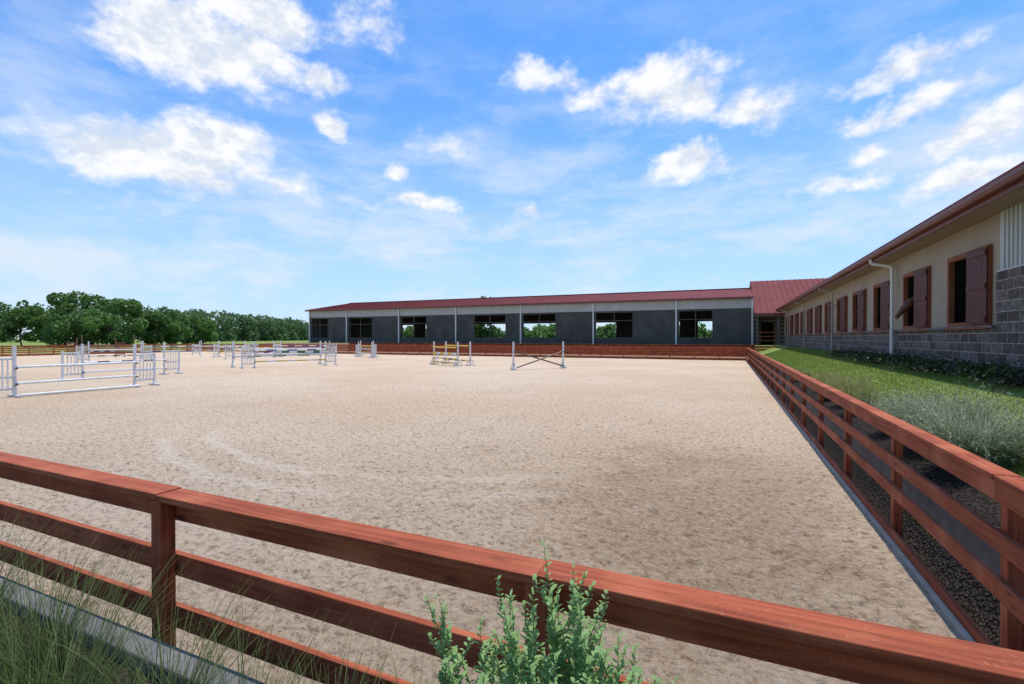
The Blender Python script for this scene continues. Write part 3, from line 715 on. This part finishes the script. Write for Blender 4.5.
def leafy_plant(name,loc,stems,seed,mat,label,category,group,ll=.04,lw=.018,step=.017,side=5):
    rng=random.Random(seed); e=empty(name,loc,0,label,category,group); V=[];F=[]
    for (bx,by,h,lx,ly) in stems:
        st=MB()
        p=Vector((bx,by,0)); d=Vector((lx*.5,ly*.5,1)).normalized(); prev=p.copy(); k=0
        n=int(h/step); side_at=[int(n*(.35+.55*j/side)) for j in range(side)]
        for j in range(n):
            q=prev+d*step; d=(d+Vector((rng.gauss(0,.022),rng.gauss(0,.022),.018))).normalized()
            st.cyl(prev,q,.0026*(1-.7*j/n),.0026*(1-.7*(j+1)/n),n=5,caps=False)
            if j>n*.12:
                a=k*2.4+rng.uniform(-.3,.3); k+=1
                taper=1 if j<n*.75 else 1-.5*(j-n*.75)/(n*.25)
                for z in range(2):
                    leaf_geo(V,F,q,Vector((math.cos(a),math.sin(a),rng.uniform(.4,1.4))),Vector((0,0,1)),ll*taper*rng.uniform(.6,1.2),lw*taper*rng.uniform(.8,1.2)); a+=math.pi
            if j in side_at:
                a=rng.uniform(0,6.28); sd=Vector((math.cos(a)*.7,math.sin(a)*.7,1)).normalized(); sp=q.copy(); m=int(n*rng.uniform(.12,.26))
                for u in range(m):
                    sq=sp+sd*step*.9; st.cyl(sp,sq,.0016,.0013,n=4,caps=False); sd=(sd+Vector((0,0,.08))).normalized()
                    for w_ in range(2):
                        b=u*2.4+w_*math.pi; leaf_geo(V,F,sq,Vector((math.cos(b),math.sin(b),.8)),Vector((0,0,1)),ll*.8*rng.uniform(.7,1.1)*(1-.5*u/m),lw*.8)
                    sp=sq
            prev=q
        st.obj("stem",M_stem,e,smooth=True)
    o=link(bpy.data.objects.new("leaves",np_mesh("leaves",V,F,mat,True))); o.parent=e
    return e
ST_=[(.0,0,1.01,.0,0),(.03,.03,.93,.04,.05),(-.03,.02,.90,-.05,0)]
rr_=random.Random(4)
for lx,h in ((-1.45,.72),(-1.3,.80),(-1.15,.74),(-1.0,.84),(-.85,.74),(-.72,.82),(-.6,.76),(-.5,.86),(-.38,.80),(-.28,.86),(-.15,.80),(-.05,.88),(.1,.84),(.2,.92),(.3,.82),(.42,.86),(.55,.80),(.66,.84),(.8,.76),(.95,.80),(-.2,.72),(.02,.78),(.25,.74),(.45,.72),(-.42,.70),(.0,.82),(.14,.78),(1.05,.72),(-.95,.66),(-.65,.68)):
    ST_.append((lx*.19+rr_.uniform(-.02,.02),rr_.uniform(-.08,.06),h,lx*.28,rr_.uniform(-.08,.08)))
leafy_plant("leafy_shrub",(-.39,1.18,.45),ST_,3,M_sage,"soft green leafy shrub with upright sprigs by the fence","shrub","leafy shrubs in the bed",.036,.015,.0165,7)
for i,(x,y,r,h) in enumerate([(2.4,6.7,.5,.82),(2.5,7.8,.55,.86),(2.45,9.0,.42,.64)]):
    rng=np.random.default_rng(300+i); z=hz(x,y)
    e=empty("silver_shrub",(x,y,z-.02),0,"feathery grey-green mounded shrub on the bank","shrub","feathery shrubs on the bank")
    V,F=blades(1700,rng,r*.5,h*.45,h*1.0,.006,1.0,5,.7)
    o=link(bpy.data.objects.new("stems",np_mesh("stems",V,F,M_grey,True))); o.parent=e
    idx=rng.integers(0,len(V),5000); P=V[idx]+rng.normal(size=(5000,3))*.012; P=P[P[:,2]>h*.15]
    V2,F2=cards(P,.026,.4,rng); o=link(bpy.data.objects.new("leaves",np_mesh("leaves",V2,F2,M_grey))); o.parent=e
for i in range(11):
    rng=np.random.default_rng(400+i); x=4.22+.12*rng.random(); y=10.0+i*1.3+rng.random()*.5; z=hz(x,y)
    P=rng.normal(size=(1200,3))*np.array([.19,.42,.10]); P[:,2]=np.abs(P[:,2])+.01
    V,F=cards(P,.04,1.,rng)
    o=link(bpy.data.objects.new("low_shrub",np_mesh("low_shrub",V,F,M_cover))); o.location=(x,y,z)
    tag(o,"low dark-leaved shrub at the foot of the block wall","shrub","low shrubs along the wall")
rng=np.random.default_rng(9); n=130000
yy=3+ (rng.random(n)**1.7)*40; xx=rng.uniform(2.1,4.7,n); keep=xx+ (vnoise(xx*1.5,yy*1.5,4)-.5)*.5>2.35; xx=xx[keep];yy=yy[keep]; n=len(xx)
zz=height(xx,yy); a=rng.uniform(0,6.28,n); hh=rng.uniform(.015,.05,n); w=.004+yy*.0003
P=np.stack([xx,yy,zz],1); S=np.stack([np.cos(a)*w,np.sin(a)*w,0*a],1); Tt=P+np.stack([rng.normal(size=n)*.02,rng.normal(size=n)*.02,hh],1)
V=np.stack([P-S,P+S,Tt],1).reshape(-1,3); F=np.arange(n*3).reshape(-1,3)
o=link(bpy.data.objects.new("lawn_grass",np_mesh("lawn_grass",V,F,M_lawnb))); tag(o,"short mown green lawn on the bank","grass",kind="stuff")

# ------------------------------------------------------------------ light, sky
sv=Vector((.06,.20,.97)).normalized(); el=math.asin(sv.z); az=math.atan2(sv.x,sv.y)
sd=bpy.data.lights.new("sun",'SUN'); sd.energy=4.4; sd.angle=R(.5); sd.color=(1,.95,.87)
so=link(bpy.data.objects.new("sun",sd)); so.rotation_euler=(-sv).to_track_quat('-Z','Y').to_euler(); so.location=(20,20,60)

w=bpy.data.worlds.new("World"); scene.world=w; w.use_nodes=True; nt=w.node_tree
w.cycles.sampling_method='MANUAL'; w.cycles.sample_map_resolution=512
bg=nt.nodes["Background"]; bg.inputs[1].default_value=.15
sky=N(nt,"ShaderNodeTexSky"); sky.sky_type='NISHITA'; sky.sun_disc=False; sky.sun_elevation=el; sky.sun_rotation=az
sky.air_density=1.0; sky.dust_density=.5; sky.ozone_density=3
tc=N(nt,"ShaderNodeTexCoord"); D=tc.outputs["Generated"]
s=N(nt,"ShaderNodeSeparateXYZ"); L(nt,D,s.inputs[0])
azn=math_(nt,'ARCTAN2',s.outputs[0],s.outputs[1]); eln=math_(nt,'ARCSINE',s.outputs[2])
cmb=N(nt,"ShaderNodeCombineXYZ"); L(nt,azn,cmb.inputs[0]); L(nt,eln,cmb.inputs[1])
P0=cmb.outputs[0]
def wnoise(vec,scale,detail,rough=.55,stretch=(1,1,1),off=(0,0,0)):
    mp=N(nt,"ShaderNodeMapping"); mp.inputs["Scale"].default_value=stretch; mp.inputs["Location"].default_value=off; L(nt,vec,mp.inputs[0])
    n=N(nt,"ShaderNodeTexNoise"); n.inputs["Scale"].default_value=scale; n.inputs["Detail"].default_value=detail; n.inputs["Roughness"].default_value=rough
    L(nt,mp.outputs[0],n.inputs["Vector"]); return n
dn=wnoise(P0,7,4)
vm=N(nt,"ShaderNodeVectorMath",operation='SUBTRACT'); L(nt,dn.outputs[1],vm.inputs[0]); vm.inputs[1].default_value=(.5,.5,.5)
vs=N(nt,"ShaderNodeVectorMath",operation='SCALE'); L(nt,vm.outputs[0],vs.inputs[0]); vs.inputs["Scale"].default_value=.12
va=N(nt,"ShaderNodeVectorMath",operation='ADD'); L(nt,P0,va.inputs[0]); L(nt,vs.outputs[0],va.inputs[1])
P=va.outputs[0]
YAW=R(23.96)
def bearing(x,y):   # cloud survey -> (azimuth, elevation)
    dx=(x-512)/486; up=(338-y)/486
    return math.atan(dx)-YAW, math.atan(up/math.hypot(1,dx))
clouds=[(200,45,105,46,1.2),(255,10,70,30,1.15),(315,72,26,14,.7),(172,158,108,34,1.2),(215,140,62,24,1.05),(290,190,26,12,.7),(218,196,30,12,.6),(331,122,13,12,.75),(372,12,32,32,.45),(415,202,38,9,.7),(392,168,18,9,.7),(432,148,24,12,.35),
(545,78,42,12,.55),(592,88,24,10,.45),(662,85,50,32,.95),(625,80,38,13,.6),(700,60,28,14,.6),(752,105,42,20,.75),(686,168,40,19,1.1),(905,66,64,13,.7),(905,104,68,12,.75),(868,152,18,9,.8),(850,182,56,10,.7),(985,130,52,19,.9),(965,178,68,18,.8),(535,215,17,9,.55),(140,210,30,8,.35)]
acc=None
for cx,cy,rx,ry,wt in clouds:
    a0,e0=bearing(cx,cy); a1,_=bearing(cx+rx,cy); a2,_=bearing(cx-rx,cy); _,e1=bearing(cx,cy-ry); _,e2=bearing(cx,cy+ry)
    ra=abs(a1-a2)/2*1.2; re=abs(e1-e2)/2*1.2
    n1=N(nt,"ShaderNodeVectorMath",operation='SUBTRACT'); L(nt,P,n1.inputs[0]); n1.inputs[1].default_value=(a0,e0,0)
    n2=N(nt,"ShaderNodeVectorMath",operation='MULTIPLY'); L(nt,n1.outputs[0],n2.inputs[0]); n2.inputs[1].default_value=(1/ra,1/re,0)
    n3=N(nt,"ShaderNodeVectorMath",operation='LENGTH'); L(nt,n2.outputs[0],n3.inputs[0])
    f=math_(nt,'MULTIPLY',math_(nt,'SUBTRACT',1.,n3.outputs["Value"]),wt)
    if acc is None: acc=f
    else:
        q=nt.nodes.new("ShaderNodeMath"); q.operation='SMOOTH_MAX'; L(nt,acc,q.inputs[0]); L(nt,f,q.inputs[1]); q.inputs[2].default_value=.12; acc=q.outputs[0]
fb=wnoise(P0,11,10,.64,(1,1.5,1)); fb2=wnoise(P0,11,10,.64,(1,1.5,1),(0,-.05,0))
accc=math_(nt,'MAXIMUM',acc,-1.0)
dens=math_(nt,'ADD',accc,math_(nt,'MULTIPLY',math_(nt,'SUBTRACT',fb.outputs[0],.5),2.0))
mask=ramp(nt,dens,-.12,.62)
shade=ramp(nt,math_(nt,'ADD',math_(nt,'MULTIPLY',math_(nt,'SUBTRACT',fb.outputs[0],fb2.outputs[0]),2.2),math_(nt,'MULTIPLY',math_(nt,'SUBTRACT',.5,dens),.15)),-.28,.22)
ccol=mixc(nt,shade,(4.7,5.2,6.0),(6.7,6.7,6.8))
ve=wnoise(P0,2.4,10,.66,(1,4.0,1),(.3,.2,0)); ve3=wnoise(P,5.0,8,.6,(1,2.5,1),(2.3,.2,0))
lowm=math_(nt,'SUBTRACT',1.,ramp(nt,eln,.10,.62))
veil=math_(nt,'MULTIPLY',ramp(nt,math_(nt,'ADD',math_(nt,'MULTIPLY',ve.outputs[0],.6),math_(nt,'MULTIPLY',ve3.outputs[0],.4)),.42,.62),math_(nt,'ADD',math_(nt,'MULTIPLY',lowm,.68),.12))
haze=math_(nt,'MULTIPLY',math_(nt,'SUBTRACT',1.,ramp(nt,eln,-.02,.52)),.72)
c=sky.outputs[0]
c=mixc(nt,1.,c,(.62,1.08,1.5),'MULTIPLY')
c=mixc(nt,haze,c,(4.0,5.0,6.1))
c=mixc(nt,veil,c,(5.2,5.75,6.4))
c=mixc(nt,math_(nt,'MULTIPLY',mask,.97),c,ccol)
L(nt,c,bg.inputs[0])

# ------------------------------------------------------------------ camera
cd=bpy.data.cameras.new("camera"); cd.lens=486/1024*36; cd.sensor_width=36; cd.clip_end=8000; cd.clip_start=.05
co=link(bpy.data.objects.new("camera",cd)); co.location=(0,0,2.0); co.rotation_euler=(R(90-.47),0,YAW)
scene.camera=co
scene.view_settings.view_transform='Standard'; scene.view_settings.look='None'; scene.view_settings.exposure=0
